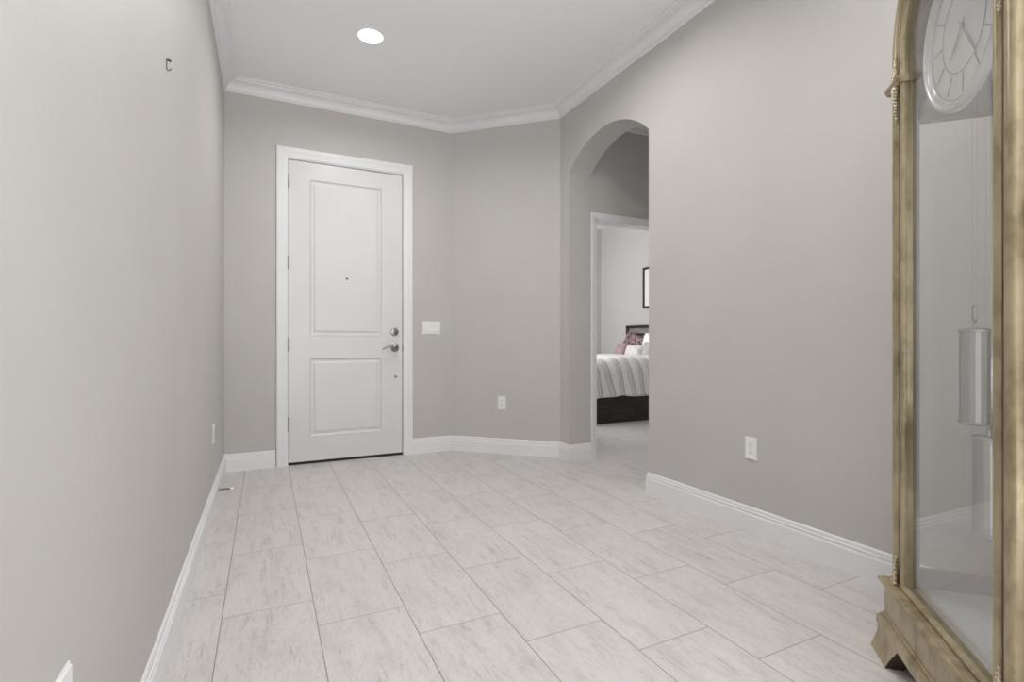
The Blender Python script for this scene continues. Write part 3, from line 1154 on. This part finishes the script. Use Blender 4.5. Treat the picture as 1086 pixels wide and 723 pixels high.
bmesh.ops.transform(bm, matrix=Matrix.Translation(-Vector(bed.location)), verts=bm.verts[:])
obj('inner_moulding', bm, ESP, hb)

# comforter, draped over the near side and the foot
bm = bmesh.new()


def fold(t, w_, drop):
    """arc length t measured from the middle; returns (offset, drop)"""
    r_ = 0.11
    sgn = 1 if t >= 0 else -1
    t = abs(t)
    if t < w_ - r_:
        return sgn * t, 0.0
    a = (t - (w_ - r_)) / r_
    if a < PI / 2:
        return sgn * (w_ - r_ + r_ * math.sin(a)), r_ * (1 - math.cos(a))
    return sgn * (w_ + 0.012 * math.sin(8 * t)), r_ + (t - (w_ - r_) - r_ * PI / 2)


NY, NX = 90, 80
cyb = (BY0 + BY1) / 2
hw = (BY1 - BY0) / 2 + 0.03
x_head, x_foot = 4.86, BXF - 0.06
g = []
for i_ in range(NX + 1):
    row = []
    for j_ in range(NY + 1):
        t = -(hw + 0.41) + 2 * (hw + 0.41) * j_ / NY
        oy, dz1 = fold(t, hw, 0)
        L_ = x_head - x_foot + 0.36
        s_ = L_ * i_ / NX
        w2 = x_head - x_foot
        off, dz2 = fold(s_, w2, 0)
        dz = max(dz1, dz2) if min(dz1, dz2) < 0.01 else math.hypot(dz1, dz2) * 0.75
        x = x_head - off
        z = 0.775 - dz
        nz = noise.noise(Vector((x * 2.3, (cyb + oy) * 2.3, 0.3 + dz * 2))) * 0.022 + noise.noise(Vector((x * 6, t * 5, 2))) * 0.008
        rip = 0.014 * math.sin(x * 21 + 1.5 * noise.noise(Vector((x, 0, 0)))) * min(1, dz1 * 4)
        hem = 0.018 * noise.noise(Vector((x * 5, 3.3, t))) * (1 if dz1 > 0.3 else 0)
        z = max(0.30, z + nz + hem)
        row.append(bm.verts.new((x, cyb + oy + (rip if oy < 0 else -rip), z)))
    g.append(row)
for i_ in range(NX):
    for j_ in range(NY):
        bm.faces.new((g[i_][j_], g[i_ + 1][j_], g[i_ + 1][j_ + 1], g[i_][j_ + 1]))
cf = obj('comforter', bm, comforter_mat(), None, True)
md = cf.modifiers.new('thickness', 'SOLIDIFY')
md.thickness = 0.02
md.offset = 1.0
tag(cf, 'white comforter with grey stripes draped over the bed side', 'comforter')


def pillow(name, loc, wd, ht, th, lean, rz, m, label, tilt=0.0):
    """cushion standing on its edge; local Y runs along its width, faces local -X"""
    bm = bmesh.new()
    n_ = 22
    grids = []
    for sd in (1, -1):
        gr = []
        for i_ in range(n_ + 1):
            row = []
            for j_ in range(n_ + 1):
                a, b = 2 * i_ / n_ - 1, 2 * j_ / n_ - 1
                prof_ = max(0, (1 - a ** 4)) ** 0.5 * max(0, (1 - b ** 4)) ** 0.5
                pin = 1 - 0.07 * (1 - a * a) * (b * b) - 0.0
                pin2 = 1 - 0.07 * (1 - b * b) * (a * a)
                wr = 0.006 * noise.noise(Vector((a * 3, b * 3, sd + loc[1] * 3)))
                row.append(bm.verts.new((sd * (th / 2 * prof_) + wr * prof_, a * wd / 2 * pin2, b * ht / 2 * pin)))
            gr.append(row)
        grids.append(gr)
        for i_ in range(n_):
            for j_ in range(n_):
                bm.faces.new((gr[i_][j_], gr[i_ + 1][j_], gr[i_ + 1][j_ + 1], gr[i_][j_ + 1]))
    bmesh.ops.remove_doubles(bm, verts=bm.verts[:], dist=0.0008)
    bmesh.ops.transform(bm, matrix=Matrix.Rotation(lean, 4, 'Y') @ Matrix.Rotation(tilt, 4, 'X'), verts=bm.verts[:])
    zmin_ = min(v.co.z for v in bm.verts)
    bmesh.ops.transform(bm, matrix=Matrix.Translation((0, 0, -zmin_)), verts=bm.verts[:])
    o = obj(name, bm, m, None, True)
    o.location = loc
    o.rotation_euler = (0, 0, rz)
    return tag(o, label, 'pillow', 'pillows at the head of the bed')


PINK = add_noise(mat('dusty_pink_fabric', (.5, .33, .34), 0.9), (.34, .22, .23), (.46, .34, .345), 14, 3)
PLUM = add_noise(mat('plum_brocade', (.3, .16, .18), 0.85), (.09, .045, .055), (.36, .25, .255), 22, 2, (1, 1, 1), 0.40, 0.62)
GREYF = add_noise(mat('grey_linen', (.40, .39, .38), 0.9), (.36, .35, .34), (.45, .44, .43), 18, 3)
PALE = add_noise(mat('pale_grey_print', (.62, .60, .59), 0.9), (.52, .50, .49), (.74, .72, .71), 16, 3)
BT = 0.725
pillow('pillow', (5.30, 6.47, BT), 0.50, 0.345, 0.15, 0.28, 0.0, PLUM, 'plum patterned pillow against the left end of the headboard', 0.25)
pillow('pillow', (5.24, 5.88, BT), 0.62, 0.42, 0.17, 0.30, 0.0, LINEN, 'large white pillow leaning on the headboard behind the grey pillow')
pillow('pillow', (5.06, 6.50, BT), 0.30, 0.235, 0.12, 0.30, -0.3, PINK, 'small dusty pink pillow at the far side of the bed')
pillow('pillow', (4.985, 6.09, BT), 0.36, 0.225, 0.13, 0.34, 0.0, PALE, 'pale grey printed lumbar pillow in front of the plum pillow')
pillow('pillow', (5.0, 5.66, BT), 0.50, 0.27, 0.14, 0.36, 0.0, GREYF, 'grey linen pillow in front of the large white pillow')

# framed picture over the bed
fp = tag(empty('framed_picture', (BWX, 5.93, 1.53)), 'black framed picture hanging on the bedroom wall above the bed', 'picture')
bm = bmesh.new()
for a in ((-0.59, 0.59, 0.0, 0.035), (-0.59, 0.59, 0.625, 0.66), (-0.59, -0.555, 0.035, 0.625), (0.555, 0.59, 0.035, 0.625)):
    box(bm, -0.030, 0.0, a[0], a[1], a[2], a[3], 0.002)
obj('frame', bm, BLACK, fp)
bm = bmesh.new(); box(bm, -0.014, -0.003, -0.556, 0.556, 0.034, 0.626)
o = obj('mat_board', bm, add_noise(mat('cream_mat', (.78, .76, .72), 0.7), (.76, .74, .70), (.80, .78, .74), 6, 2), fp)
bm = bmesh.new(); box(bm, -0.0155, -0.013, -0.42, 0.42, 0.13, 0.53)
obj('print', bm, add_noise(mat('soft_abstract_print', (.6, .57, .53), 0.7), (.45, .43, .41), (.75, .70, .66), 4, 4), fp)
